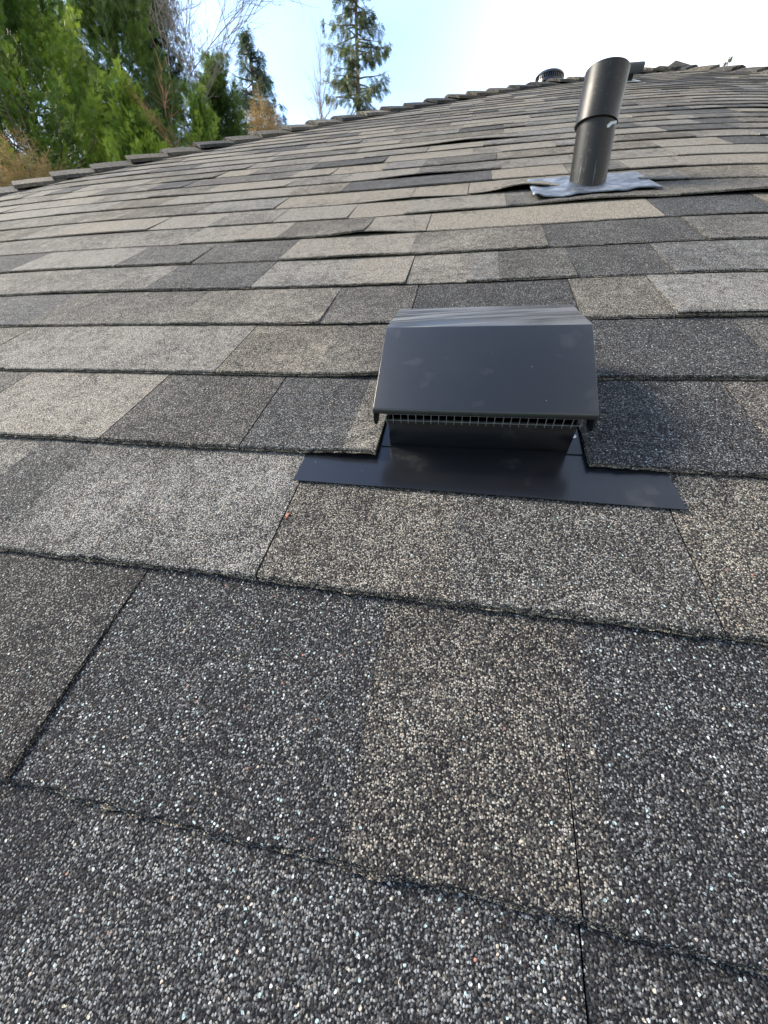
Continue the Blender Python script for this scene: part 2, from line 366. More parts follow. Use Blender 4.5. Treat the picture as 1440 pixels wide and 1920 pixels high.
# ------------------------------------------------------------------ shingles
# tone = (how light, how warm, share of big pale grains)
LT, MD, BR_, DK, SP, GY = (.66, .85, .25), (.42, .70, .25), (.46, 1.0, .10), (.14, .2, .35), (.28, .2, 1.0), (.54, .60, .3)
def wob(n, u): return .009 * wave(u * 1.3, np.full_like(u, n * 7.3), 3)
ROWS = 10
def piece_arrays(n, zones, lift=None, lod=.1, cut=(0, 0), top=None, skew=0.0):
    """zones: list of (u0, u1, tone, thick).  Returns verts (u,v,w -> world), faces, uv, tone per face"""
    cols = []
    for zi, (a, b, tone, th) in enumerate(zones):
        m = max(2, int(math.ceil((b - a) / lod)) + 1)
        for x in np.linspace(a, b, m): cols.append((x, zi, tone, th))
    U = np.array([c[0] for c in cols]); TH = np.array([c[3] for c in cols]) * (1.45 if n < 2 else 1.2 if n < 4 else 1.0 if n < 8 else .86); K = len(cols)
    fine = lod < .12
    amp = (.0045 if n < 2 else .0035) if fine else .002
    j1 = amp * rng.standard_normal(K) + wob(n, U); j2 = amp * rng.standard_normal(K) + wob(n, U) - .004
    lf = np.zeros(K) if lift is None else lift(U)
    end = n + 1.13 if top is None else top
    surf = .003 * wave(U * 2.0, np.full(K, n * 3.1), 5)
    Vv = np.zeros((ROWS, K)); W = np.zeros((ROWS, K))
    base = TH * .10 + .002
    mids = (n + .66, n + .33, n + .10)
    Vv[0] = end; W[0] = .004
    for r, mv in enumerate(mids, 1):
        mv = min(mv, end - .02 * r)
        f = 1 - (mv - n) / 1.13
        Vv[r] = mv; W[r] = .004 + (TH - .004) * f + lf * max(0, 1 - (mv - n)) ** 2 + surf * (r / 3) + (amp * .12 * rng.standard_normal(K))
    bow = np.where(TH > .030, 1, .0)
    Vv[4] = n + j1 + .010; W[4] = TH + lf + surf
    Vv[5] = n + j1; W[5] = TH - .010 + lf
    Vv[6] = n + j1 + .012 * bow + .001; W[6] = TH * .55 + .002 + lf
    Vv[7] = n + j2 - .004 * bow; W[7] = TH * .48 + lf
    Vv[8] = n + j2; W[8] = .011 + lf
    Vv[9] = min(n + .5, end); W[9] = .004 + lf * .25
    if skew: 
        for r in range(ROWS): U2 = U
    P = roof(np.tile(U, ROWS), Vv.ravel(), W.ravel())
    faces, fuv, ft, fm = [], [], [], []
    ou, ov = random.uniform(0, 50), random.uniform(0, 50)
    arc = np.zeros((ROWS, K)); arc[0] = Vv[0]
    for r in range(1, ROWS): arc[r] = arc[r - 1] - np.hypot(Vv[r] - Vv[r - 1], W[r] - W[r - 1])
    for r in range(ROWS - 1):
        for c in range(K - 1):
            if U[c + 1] - U[c] < 1e-6 and abs(TH[c + 1] - TH[c]) < 1e-6: continue
            a, b, d, e = (r + 1) * K + c, (r + 1) * K + c + 1, r * K + c + 1, r * K + c
            faces.append((a, b, d, e))
            fuv += [(U[c], arc[r + 1, c]), (U[c + 1], arc[r + 1, c + 1]), (U[c + 1], arc[r, c + 1]), (U[c], arc[r, c])]
            tt = cols[c][2]; tt = (min(1, max(0, .5 + (tt[0] - .42) * 1.35 - (.24 if n < 0 else .13 if n < 1 else .03 if n < 2 else -.07 if n < 6 else -.14))), max(0, tt[1] - (.3 if n < 1 else .12)), tt[2])  # near courses painted darker and cooler, far ones lighter, imitating the falloff of light
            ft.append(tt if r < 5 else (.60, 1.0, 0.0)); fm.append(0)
    for c, rev in ((0, True), (K - 1, False)):
        ids = [r * K + c for r in range(ROWS)]
        if rev: ids = ids[::-1]
        faces.append(tuple(ids)); fuv += [(Vv[i // K, c] , W[i // K, c]) for i in ids]; ft.append(cols[c][2]); fm.append(0)
    fuv = np.array(fuv) * E + (ou, ov)
    return P, faces, fuv, ft
def build(name, parts, parent):
    V, F, UV, TN = [], [], [], []
    off = 0
    for P, f, uv, t in parts:
        V.append(P); F += [tuple(i + off for i in q) for q in f]; UV.append(uv); TN += t; off += len(P)
    V = np.concatenate(V); UV = np.concatenate(UV)
    me = bpy.data.meshes.new(name); me.from_pydata(V.tolist(), [], F); 
    l = me.uv_layers.new(name='UVMap'); l.data.foreach_set('uv', UV.astype(np.float32).ravel())
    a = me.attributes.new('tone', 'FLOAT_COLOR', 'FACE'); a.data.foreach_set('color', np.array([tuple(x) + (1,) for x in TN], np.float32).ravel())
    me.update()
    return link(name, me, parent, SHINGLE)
TK, TN_ = .037, .019      # two layers, one layer
def jit(t, a=.06): return (min(1, max(0, t[0] + random.uniform(-a, a))), min(1, max(0, t[1] + random.uniform(-.15, .15))), t[2])
# courses whose tabs can be read off one by one; '|' starts a new tab after a cut
HAND = {
 -3: [(-3.0, '|'), (-1.9, MD, TK, '|'), (-.6, DK, TN_, '|'), (.2, MD, TK, '|'), (2.0, GY, TK, '|')],
 -2: [(-3.0, '|'), (-2.0, MD, TK, '|'), (-.9, BR_, TN_, '|'), (.1, MD, TK, '|'), (1.9, DK, TK, '|')],
 -1: [(-4.2, '|'), (-2.6, MD, TK, '|'), (-1.30, (.02, .2, .25), TN_, '|'), (.50, (.42, .35, .7), TK, '|'), (2.3, (.12, .15, .8), TN_, '|'), (4.0, MD, TK, '|')],
 0: [(-5.0, '|'), (-3.4, MD, TK, '|'), (-1.645, (.30, .55, .2), TK, '|'), (-.26, SP, TN_, ''), (.50, (.40, .78, .1), TK, '|'), (.60, MD, TK, ''), (2.9, (.26, .2, .8), TK, '|'), (4.2, MD, TN_, '|')],
 1: [(-6.4, '|'), (-4.9, BR_, TK, '|'), (-3.26, GY, TN_, '|'), (-2.75, (.38, .4, .2), TK, ''), (-.975, (.60, .55, .3), TK, '|'), (.035, (.46, .8, .1), TK, ''), (1.19, (.42, .5, .25), TK, '|'), (2.9, (.46, .7, .2), TK, '|'), (4.4, DK, TN_, '|')],
 2: [(-8.4, '|'), (-6.3, BR_, TN_, '|'), (-4.3, MD, TK, '|'), (-2.715, LT, TK, '|'), (-1.53, (.28, .6, .25), TK, '|'), (-.745, (.26, .35, .2), TK, ''), (-.50, (.52, .6, .2), TK, '|')],
 2.5: [(.825, '|'), (1.88, (.20, .2, .55), TK, '|'), (3.2, MD, TK, '|'), (4.9, LT, TN_, '|')],
 3: [(-9.4, '|'), (-7.2, GY, TK, '|'), (-5.22, MD, TK, '|'), (-2.23, (.62, .5, .3), TK, '|'), (-1.26, (.52, .85, .15), TK, ''), (-.50, (.42, .7, .15), TK, '|')],
 3.5: [(.825, '|'), (2.29, (.16, .15, .45), TK, '|'), (4.2, (.42, .4, .3), TK, '|'), (5.8, MD, TN_, '|')],
 4: [(-11, '|'), (-8.6, LT, TN_, '|'), (-5.38, (.38, .25, .25), TK, ''), (-3.32, (.46, .6, .2), TK, '|'), (-1.515, (.56, .8, .2), TK, ''), (-.55, (.40, .6, .2), TN_, '|'), (1.09, (.16, .2, .3), TN_, '|'), (1.86, (.46, .75, .15), TK, '|'), (4.3, (.62, .35, .45), .062, '|'), (6.3, MD, TN_, '|')],
 5: [(-12.5, '|'), (-10.2, MD, TN_, '|'), (-8.4, (.6, .7, .2), TK, '|'), (-6.0, (.56, .75, .2), TK, '|'), (-4.32, (.56, .45, .3), TK, ''), (-2.73, (.32, .3, .2), TK, '|'), (-1.52, (.64, .7, .3), TK, ''), (-.715, (.72, .75, .35), TK, '|'), (0, (.60, .75, .2), TN_, ''), (.36, (.62, .5, .2), TK, ''), (1.18, (.38, .4, .2), TK, ''), (2.135, (.24, .2, .35), TN_, '|'), (5.0, (.48, .3, .35), TK, '|'), (6.9, MD, TN_, '|')],
 6: [(-14.5, '|'), (-12.2, GY, TK, '|'), (-9.7, LT, TN_, '|'), (-7.6, DK, TK, '|'), (-5.475, (.62, .6, .3), TK, '|'), (-4.16, (.34, .45, .2), TK, ''), (-2.70, (.34, .5, .2), TN_, '|'), (-.8, (.62, .75, .2), TK, ''), (.98, (.46, .8, .1), TK, ''), (2.77, (.24, .3, .25), TN_, '|'), (5.4, (.44, .45, .3), TK, '|'), (7.9, GY, TN_, '|')],
}
lifts = {}
def bumpf(c, wd, h): return lambda U: h * np.exp(-((U - c) / wd) ** 2)
def add_lift(n, *b): lifts[n] = lambda U: sum(f(U) for f in b)
add_lift(2, bumpf(-.62, .35, .03), lambda U: 0 * U + .010)
add_lift(2.5, bumpf(.9, .4, .015), lambda U: 0 * U + .008)
add_lift(3, bumpf(-.55, .5, .03)); add_lift(4, bumpf(-1.3, .6, .012), bumpf(3, 1.2, .010)); add_lift(6, bumpf(-1.6, .6, .018))
add_lift(7, bumpf(-1.6, .55, .045), bumpf(4.4, 1.5, .02)); add_lift(8, bumpf(-.4, .9, .02), bumpf(4.6, 1.0, .05), bumpf(1.9, .8, .03))
add_lift(9, bumpf(.85, .5, .08), bumpf(-1.2, .8, .03), bumpf(2.7, .5, .03)); add_lift(11, bumpf(-1.3, .8, .03)); add_lift(15, bumpf(-.2, 1.0, .05)); add_lift(18, bumpf(9, 1.2, .03))
def rand_tone():
    r = random.random()
    t = (LT if r < .30 else GY if r < .50 else BR_ if r < .66 else MD if r < .84 else (.26, .25, .3) if r < .95 else (.72, .8, .2))
    return jit(t)
PIECES = []      # (importance, n, zones, liftf, lod, top)
def add_piece(n, zones, key=None):
    uc = .5 * (zones[0][0] + zones[-1][1]); nn = math.floor(n)
    dist = math.hypot(nn + .5 - .2, 1.7)
    vis = -(1.18) * (nn + 4.4) < zones[-1][1] and zones[0][0] < .80 * (nn + 4.4)
    PIECES.append(((0 if vis else 100) + nn + abs(uc) * .02, nn, zones, lifts.get(key if key is not None else n), None, None))
for n in range(-4, 39):
    lo, hi = hip_left_u(n + .2) - .3, hip_right_u(n + .2) + .3
    if n in HAND or n + .5 in HAND:
        allz = []
        for key in (n, n + .5):
            if key not in HAND: continue
            spec_ = HAND[key]; cur = spec_[0][0]; zs = []
            for (b, tone, th, brk) in spec_[1:]:
                zs.append((cur, b, jit(tone, .02), th)); cur = b
                if brk == '|':
                    zs[-1] = (zs[-1][0], b - (.007 if n < 1 else .011), zs[-1][2], th)
                    add_piece(n, zs, key); allz.append((zs[0][0], zs[-1][1])); zs = []
        left_end = HAND[n][0][0]; right_start = HAND[n + .5 if n + .5 in HAND else n][-1][0]
        spans = [(lo, left_end), (right_start, hi)]
    else:
        spans = [(lo, hi)]
    for a, b in spans:
        cur = a
        while cur < b - .05:
            wd = random.choice([1.0, 1.35, 1.7, 2.1, 2.1, 2.6, 3.2]) * random.uniform(.92, 1.08)
            nx = min(b, cur + wd)
            if b - nx < .5: nx = b
            zs = []
            th = TK if random.random() < .62 else TN_
            if random.random() < .38 and nx - cur > 1.3:
                m = cur + (nx - cur) * random.uniform(.3, .7)
                zs = [(cur, m, rand_tone(), th), (m, nx - (.014 if random.random() < .6 else .003), rand_tone(), TK if th == TN_ else th)]
            else:
                zs = [(cur, nx - (.014 if random.random() < .6 else .003), rand_tone(), th)]
            if n == 15 and zs[0][0] < -.2 < zs[-1][1]: zs[0] = (zs[0][0], zs[0][1], (.9, 1.0, .2), TK)
            add_piece(n, zs)
            cur = nx
PIECES.sort(key=lambda p: p[0])
rest = []
for i, (imp, n, zones, lf, _, _) in enumerate(PIECES):
    lod = .035 if n < 3 else .07 if n < 8 else .25 if n < 16 else .8
    if imp > 90: lod = .9
    # every tab may ride a little high at one end
    q = random.uniform(-.008, .007); ph = random.uniform(0, 6.28); uc = zones[0][0]
    def LF(U, lf=lf, q=q, ph=ph, uc=uc): return np.maximum(0, q * (1 + np.sin((U - uc) * 1.6 + ph)) + .004) + (lf(U) if lf else 0)
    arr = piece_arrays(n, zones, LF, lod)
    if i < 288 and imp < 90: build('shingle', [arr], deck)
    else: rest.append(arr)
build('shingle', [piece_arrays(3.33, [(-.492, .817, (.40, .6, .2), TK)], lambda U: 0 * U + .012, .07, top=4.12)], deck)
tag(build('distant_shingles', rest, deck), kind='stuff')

# ------------------------------------------------------------------ hip caps
nrm = Vector(RN)
def hip_caps(P_of, n2, count, step, inward_sign):
    """P_of(s) -> point on the hip line s courses up from its low end; n2: normal of the face beyond"""
    for i in range(count):
        s0 = i * step; A = P_of(s0); B = P_of(s0 + step * 1.25)
        t = (B - A).normalized()
        a = nrm.cross(t).normalized() * inward_sign; b = n2.cross(t).normalized() * -inward_sign
        a = (a + Vector((0, 0, random.uniform(-.03, .03)))).normalized()
        up = (nrm + n2).normalized()
        wing = E * random.uniform(.92, 1.02); th = E * .10
        front = up * E * random.uniform(.17, .23); back = up * E * .05
        skew = t * E * random.uniform(-.06, .06)
        prof = [(b * wing, -.03), (b * wing * .5, .01), (b * wing * .12, .03), (a * wing * .12, .03), (a * wing * .5, .01), (a * wing, -.03)]
        vs2, fs2, uv2 = [], [], []
        stations = [(0.0, 1.0), (.35, .72), (1.0, .0)]
        for (f, g_) in stations:
            for o, hgt in prof:
                c = A.lerp(B, f) + o + front * g_ + back * (1 - g_) + up * E * hgt + skew * (1 if o.dot(a) > 0 else -1) * (1 - f)
                vs2.append(c)
        m = len(prof)
        for f, g_ in stations:
            for o, hgt in prof:
                c = A.lerp(B, f) + o + front * g_ + back * (1 - g_) + up * E * hgt - up * th + skew * (1 if o.dot(a) > 0 else -1) * (1 - f)
                vs2.append(c)
        S3 = len(stations) * m
        quads = []
        for r in range(len(stations) - 1):
            for j in range(m - 1):
                q = r * m + j
                quads.append((q, q + 1, q + m + 1, q + m)); quads.append((S3 + q + 1, S3 + q, S3 + q + m, S3 + q + m + 1))
        for j in range(m - 1): quads.append((S3 + j, S3 + j + 1, j + 1, j))
        for r in range(len(stations) - 1):
            q = r * m; quads.append((q, q + m, S3 + q + m, S3 + q)); q += m - 1; quads.append((q + m, q, S3 + q, S3 + q + m))
        if inward_sign < 0: quads = [q[::-1] for q in quads]
        me = bpy.data.meshes.new('hip_cap'); me.from_pydata([tuple(v) for v in vs2], [], quads)
        l = me.uv_layers.new(name='UVMap'); ou = random.uniform(0, 40); data = []
        for q in quads:
            for vi in q:
                p = Vector(vs2[vi]); data.append((ou + (p - A).dot(a - b) * .5 + (p - A).dot(up), ou + (p - A).dot(t)))
        l.data.foreach_set('uv', np.array(data, np.float32).ravel())
        tone = jit(random.choice([LT, GY, GY, MD, BR_, DK]), .1)
        at_ = me.attributes.new('tone', 'FLOAT_COLOR', 'FACE'); at_.data.foreach_set('color', np.array([tone + (1,)] * len(quads), np.float32).ravel())
        me.update(); link('hip_cap', me, deck, SHINGLE)
vline = np.linspace(EAVE, APEX[1], 240)
LP = roof(np.array([hip_left_u(v) for v in vline]), vline, .02); RP = roof(np.array([hip_right_u(v) for v in vline]), vline, .02)
def along(P):
    d = np.concatenate([[0], np.cumsum(np.linalg.norm(np.diff(P, axis=0), axis=1))]) / E
    return (lambda s: Vector([float(np.interp(s, d, P[:, k])) for k in range(3)])), d[-1]
pl, ll = along(LP); pr, lr = along(RP)
# the low part of the hips lies out of view: start where a step to the side could still see it
nL = (EL - apex).cross(BL - apex).normalized(); nL = nL if nL.z > 0 else -nL
nR = (ER - apex).cross(BR - apex).normalized(); nR = nR if nR.z > 0 else -nR
STEP = 1.36
sL0 = ll - 36 * STEP; sR0 = lr - 22 * STEP
hip_caps(lambda s: pl(min(s + sL0, ll)), nL, 36, STEP, -1)
hip_caps(lambda s: pr(min(s + sR0, lr)), nR, 22, STEP, 1)
# peak cap
pk = apex + Vector((0, 0, .036)); r_ = .14
pv = [pk + Vector((0, 0, .03))] + [pk + Vector((math.cos(a) * r_, math.sin(a) * r_, -.055)) for a in [YAW * -1 + math.pi / 4 + k * math.pi / 2 for k in range(4)]]
pv += [p - Vector((0, 0, .015)) for p in pv]
pf_ = [(0, 1, 2), (0, 2, 3), (0, 3, 4), (0, 4, 1), (5, 7, 6), (5, 8, 7), (5, 9, 8), (5, 6, 9)] + [(i, i + 5, (i % 4) + 6 if i < 4 else 6, (i % 4) + 1 if i < 4 else 1) for i in (1, 2, 3, 4)]
pkm = mesh('peak_cap', pv, pf_, SHINGLE, deck)
ta = pkm.data.attributes.new('tone', 'FLOAT_COLOR', 'FACE'); ta.data.foreach_set('color', np.array([(.2, .6, .1, 1)] * len(pf_), np.float32).ravel())
ul = pkm.data.uv_layers.new(name='UVMap'); ul.data.foreach_set('uv', np.array([(pv[vi].x, pv[vi].y) for p in pkm.data.polygons for vi in p.vertices], np.float32).ravel())

# ------------------------------------------------------------------ the black exhaust hood
def R3(*pts): return [Vector(p) for p in roof(*np.array(pts, float).T)]
def rbox(u0, u1, v0, v1, w0, w1):
    pts = [(u, v, w) for w in (w0, w1) for v in (v0, v1) for u in (u0, u1)]
    return R3(*pts), [(0, 1, 3, 2)[::-1], (4, 5, 7, 6), (0, 1, 5, 4), (1, 3, 7, 5), (3, 2, 6, 7), (2, 0, 4, 6)]
def bevel(o, w, seg=2):
    m = o.modifiers.new('bevel', 'BEVEL'); m.width = w; m.segments = seg; m.limit_method = 'ANGLE'; m.angle_limit = math.radians(25); m.harden_normals = False
    for p in o.data.polygons: p.use_smooth = True
    return o
vent = empty('exhaust_vent', rp(.145, 2.6, 0))
tag(vent, 'black painted metal exhaust vent hood on its wide flashing, nearest thing on the shingles', 'roof vent')
hL, hR = -.508, .782
prof = [(2.04, .345), (2.055, .375), (2.665, .585), (3.27, .455)]
def inner(p, d=.012): return (p[0] + .006, p[1] - d)
V_, F_ = [], []
# top shell: outer and inner sheets across the width
for (v, w) in prof: V_ += [(hL, v, w), (hR, v, w)]
for (v, w) in [(2.052, .345), (2.066, .363), (2.665, .572), (3.262, .443)]: V_ += [(hL + .01, v, w), (hR - .01, v, w)]
for i in range(3): F_ += [(2 * i, 2 * i + 1, 2 * i + 3, 2 * i + 2), (8 + 2 * i + 1, 8 + 2 * i, 8 + 2 * i + 2, 8 + 2 * i + 3)]
F_ += [(1, 0, 8, 9), (6, 7, 15, 14)]
F_ += [(i, i + 2, i + 10, i + 8) for i in (0, 2, 4)] + [(i + 2, i, i + 8, i + 10) for i in (1, 3, 5)]
hood = mesh('hood', R3(*V_), F_, METAL, vent)
da = hood.data.attributes.new('dusty', 'FLOAT', 'FACE'); da.data.foreach_set('value', [1.0 if i == 4 else .07 for i in range(len(F_))])
bevel(hood, .0009)
def sheet(name, pts2, u0, u1, m, parent):    # a side sheet: outline in (v, w), thickness in u
    n = len(pts2); vs2 = R3(*([(u0, v, w) for v, w in pts2] + [(u1, v, w) for v, w in pts2]))
    return mesh(name, vs2, [tuple(range(n)), tuple(range(2 * n - 1, n - 1, -1))] + [(i, (i + 1) % n, (i + 1) % n + n, i + n)[::-1] for i in range(n)], m, parent)
skirt = [(2.062, .366), (2.045, .31), (2.05, .262), (2.085, .232), (2.13, .228), (2.20, .27), (2.45, .29), (3.262, .20), (3.262, .452), (2.665, .578)]
for s_, x in ((1, hL), (-1, hR)):
    o = sheet('side_skirt', skirt, x + .001 * s_, x + .013 * s_, METAL, vent)
    bevel(o, .0005, 1)
bk = mesh('back_panel', *rbox(hL + .015, hR - .015, 3.235, 3.25, .02, .44), METAL, vent)
bL, bR, bF, bB, bT = -.435, .725, 2.13, 3.12, .245
for nm, a in (('box_front', (bL, bR, bF, bF + .013, .012, bT)), ('box_side', (bL, bL + .012, bF + .014, bB, .012, .34)), ('box_side', (bR - .012, bR, bF + .014, bB, .012, .34)), ('box_back', (bL + .013, bR - .013, bB, bB + .01, .012, .40))):
    bevel(mesh(nm, *rbox(*a), METAL, vent), .0004, 1)
# wire grid in the mouth of the hood
mv, mf = [], []
def addbox(u0, u1, v0, v1, w0, w1):
    a, b = rbox(u0, u1, v0, v1, w0, w1); o = len(mv); mv.extend(a); mf.extend([tuple(i + o for i in f) for f in b])
nw = 25; wg = (bR - bL + .02) / (nw - 1)
for i in range(nw):
    x = bL - .01 + wg * i + random.uniform(-.002, .002); addbox(x - .0018, x + .0018, bF - .006, bF - .001, bT - .028, .366)
for w in (bT - .004, bT + .045, bT + .09): addbox(bL - .02, bR + .02, bF - .011, bF - .0062, w - .0018, w + .0018)
mesh('wire_mesh', mv, mf, GALV, vent)
# flashing: one sheet that follows the course below and slips under the next
us_ = np.linspace(-1.02, 1.25, 30); vv_ = [1.722, 1.78, 1.85, 1.95, 2.03, 2.12, 2.6, 3.38]; ww_ = [.043, .040, .036, .028, .021, .0165, .006, .002]
fv, ff = [], []
for k_, (v, w) in enumerate(zip(vv_, ww_)):
    for u in us_:
        taper = .012 * (v - 1.72) if v < 2.1 else .005
        fv.append((u + (.02 * (2.1 - v) if u > 1 else 0), v - .012 * (u + 1) * (1 if v < 2 else 0), w + .0025 * math.sin(u * 3.0 + 1) * (1 if v < 2 else 0)))
nU = len(us_)
for i in range(len(vv_) - 1):
    for j in range(nU - 1): q = i * nU + j; ff.append((q, q + 1, q + nU + 1, q + nU))
fl = mesh('flashing', R3(*fv), ff, METAL, vent, True)
sm = fl.modifiers.new('thickness', 'SOLIDIFY'); sm.thickness = .0006
es = fl.modifiers.new('split', 'EDGE_SPLIT'); es.split_angle = math.radians(40)
fg = mesh('base_flange', *rbox(-.495, .815, 2.118, 3.3, .019, .0235), METAL, vent)
def disc(name, u, v, w, r, h, m, parent, seg=14, dome=.4):
    c = rp(u, v, w); t = Vector(RU); b = Vector(RV); nn = Vector(RN); vs2 = []
    for (k_, z) in ((1, 0), (1, h * (1 - dome)), (.6, h)):
        for i in range(seg): a = 6.2832 * i / seg; vs2.append(c + (t * math.cos(a) + b * math.sin(a)) * r * k_ + nn * z)
    fs2 = [(l_ * seg + i, l_ * seg + (i + 1) % seg, (l_ + 1) * seg + (i + 1) % seg, (l_ + 1) * seg + i) for l_ in (0, 1) for i in range(seg)] + [tuple(range(2 * seg, 3 * seg))]
    return mesh(name, vs2, fs2, m, parent, False)
disc('screw', .775, 2.29, .0236, .0034, .0016, GALV, vent); disc('screw_hole', .775, 2.29, .0236 + .0115, .0013, .0004, DECK, vent)

# ------------------------------------------------------------------ plumbing pipe with its lead flashing
base = rp(1.86, 8.98, 0)
pipe = empty('vent_pipe', base)
tag(pipe, 'scuffed black plastic plumbing vent pipe with a wider sleeve, standing on crumpled lead flashing', 'vent pipe')
Yp = base.y
pb, pj, pt_ = at(1098.5, 352, Yp), at(1116.5, 236, Yp), at(1139, 132, Yp)
def rad(px_w, p): return px_w / 2 / 685.472 * (p - CAM).dot(_f)
r1 = rad(65.0, at(1110, 290, Yp)); r2 = rad(74.0, at(1128, 180, Yp))
def tube(name, A, B, rings, m, parent, seg=40, caps=(True, True)):
    ax = (B - A).normalized(); x = ax.orthogonal().normalized(); y = ax.cross(x); vs2 = []
    for (f, r) in rings:
        c = A + (B - A) * f
        for i in range(seg): a = 6.28318530718 * i / seg; vs2.append(c + (x * math.cos(a) + y * math.sin(a)) * r)
    fs2 = [(k_ * seg + i, k_ * seg + (i + 1) % seg, (k_ + 1) * seg + (i + 1) % seg, (k_ + 1) * seg + i) for k_ in range(len(rings) - 1) for i in range(seg)]
    if caps[0]: fs2.append(tuple(range(seg))[::-1])
    if caps[1]: fs2.append(tuple(range((len(rings) - 1) * seg, len(rings) * seg)))
    o = mesh(name, vs2, fs2, m, parent, True); 
    e = o.modifiers.new('split', 'EDGE_SPLIT'); e.split_angle = math.radians(40); return o
low = pb + (pb - pj).normalized() * .10
tube('lower_pipe', low, pj + (pt_ - pj) * .3, [(0, r1), (1, r1)], PLASTIC, pipe)
tube('sleeve', pj, pt_, [(.02, r1 * 1.01), (0, r2 - .0045), (0, r2), (.012, r2 + .0008), (.03, r2), (.985, r2), (1, r2 - .0012), (1, r2 - .004), (.3, r2 - .004)], PLASTIC, pipe, 48, (False, False))
# pale scuff and dots on the pipe
SCUFF = simple('chalky_scuff', (.42, .41, .40), .8, 0, .3, 60)
def decal(px, py, pts, r):
    A_ = at(px, py, Yp); ax = (pt_ - pj).normalized(); c = low + ax * (A_ - low).dot(ax)
    dirc = (A_ - c); off = dirc - ax * dirc.dot(ax); view = (CAM - c); view = (view - ax * view.dot(ax)).normalized(); side = ax.cross(view)
    x0 = max(-.95, min(.95, off.dot(side) / r)); vs2 = []
    for (dx, dz) in pts:
        a = math.asin(max(-.99, min(.99, x0 + dx / r))); vs2.append(c + (view * math.cos(a) + side * math.sin(a)) * (r + .0004) + ax * dz)
    return mesh('scuff_mark', vs2, [tuple(range(len(vs2)))], SCUFF, pipe)
sgn = 1
decal(1140, 252, [(-.012, -.006), (-.002, -.005), (.004, .001), (.012, .003), (.011, .008), (-.001, .005), (-.006, .0)], r1)
decal(1086, 318, [(.002 * math.cos(a * .785), .0026 * math.sin(a * .785)) for a in range(8)], r1)
decal(1100, 318, [(.0008 * math.cos(a * .785), .001 * math.sin(a * .785)) for a in range(8)], r1)
decal(1120, 222, [(-.008, 0), (.0, .001), (.003, .004), (-.004, .003)], r2)
# sheet
gu, gv = 46, 16; lv, lf_ = [], []
for j in range(gv):
    fv_ = j / (gv - 1)
    for i in range(gu):
        fu = i / (gu - 1)
        u = .965 + fu * 1.87 + .07 * (1 - fv_) * (fu - .4); v0 = 8.17 + .20 * fu + .035 * math.sin(fu * 17) * (.5 + fu) + .015 * math.sin(fu * 41); v = v0 + (9.75 - v0) * fv_
        w = .040 * (1 - fv_) + .022 + .004 * wave(np.array([u * 4]), np.array([v * 4]), 9)[0] + (.014 * (1 - fv_) ** 3 * (1 + math.sin(fu * 23)) * .5)
        w += .05 * math.exp(-((fu - .02) / .05) ** 2) * (1 - fv_)
        lv.append((u, v, w))
for j in range(gv - 1):
    for i in range(gu - 1): q = j * gu + i; lf_.append((q, q + 1, q + gu + 1, q + gu))
ls = mesh('lead_sheet', R3(*lv), lf_, LEAD, pipe, True); sm = ls.modifiers.new('thickness', 'SOLIDIFY'); sm.thickness = .0022; sm.offset = 0
# collar dressed round the pipe
seg = 40; cv, cf = [], []
axp = (pj - pb).normalized(); cu = 1.865; cvv = 8.97
for k_, (rr, hh) in enumerate([(.50, .028), (.40, .040), (.33, .050), (.29, .062), (.262, .080)]):
    for i in range(seg):
        a = 6.28318 * i / seg; q = rr * (1 + (.05 * math.sin(3 * a + k_) + .04 * math.sin(7 * a)) * (1 - k_ / 4))
        h2 = hh * (1 + (.15 * math.sin(a * 2 + 1) if k_ > 2 else 0))
        cv.append((cu + q * math.cos(a) + .045 * hh, cvv + q * math.sin(a) + hh * .45, h2 + .01))
for k_ in range(4):
    for i in range(seg): cf.append((k_ * seg + i, k_ * seg + (i + 1) % seg, (k_ + 1) * seg + (i + 1) % seg, (k_ + 1) * seg + i))
cl = mesh('lead_collar', R3(*cv), cf, LEAD, pipe, True); sm = cl.modifiers.new('thickness', 'SOLIDIFY'); sm.thickness = .002

# ------------------------------------------------------------------ slant-back vent near the peak, and the round louvred vent beyond the hip
DARKM = simple('dark_grey_coated_metal', (.045, .047, .05), .45, .0, .2, 14)
sv = empty('box_vent', rp(6.9, 30.6, 0)); tag(sv, 'low dark grey box vent half hidden behind the pipe sleeve near the roof peak', 'roof vent')
u0_, u1_, v0_ = 5.9, 7.75, 30.0
bevel(mesh('lid', R3((u0_, v0_, .30), (u1_, v0_, .30), (u1_, v0_ + 2.6, .25), (u0_, v0_ + 2.6, .25), (u0_, v0_, .68), (u1_, v0_, .68), (u1_, v0_ + 2.6, .45), (u0_, v0_ + 2.6, .45)),
     [(3, 2, 1, 0), (4, 5, 6, 7), (0, 1, 5, 4), (1, 2, 6, 5), (2, 3, 7, 6), (3, 0, 4, 7)], DARKM, sv), .012)
mesh('throat', *rbox(u0_ + .35, u1_ - .35, v0_ + .3, v0_ + 2.4, .04, .30), METAL, sv)
mesh('base_flashing', *rbox(u0_ - .2, u1_ - .1, v0_ - .5, v0_ + 1.0, .055, .07), GALV, sv)
hipY = rp(hip_left_u(33.5), 33.5).y
rc = at(1030, 150, hipY + .75); rv = empty('round_vent', rc - Vector((0, 0, .25)))
tag(rv, 'round black louvred vent cap peeking over the hip left of the pipe', 'roof vent')
rr_ = rad(51, rc); upv = Vector((0.03, 0, 1)).normalized()
zt = (at(1030, 139, rc.y) - rc).length; zb = (at(1030, 164, rc.y) - rc).length
tube('cap', rc + upv * zt * .35, rc + upv * zt * 1.05, [(-.35, rr_ * .99), (0, rr_), (.35, rr_ * .93), (.7, rr_ * .72), (1, rr_ * .35)], METAL, rv, 36)
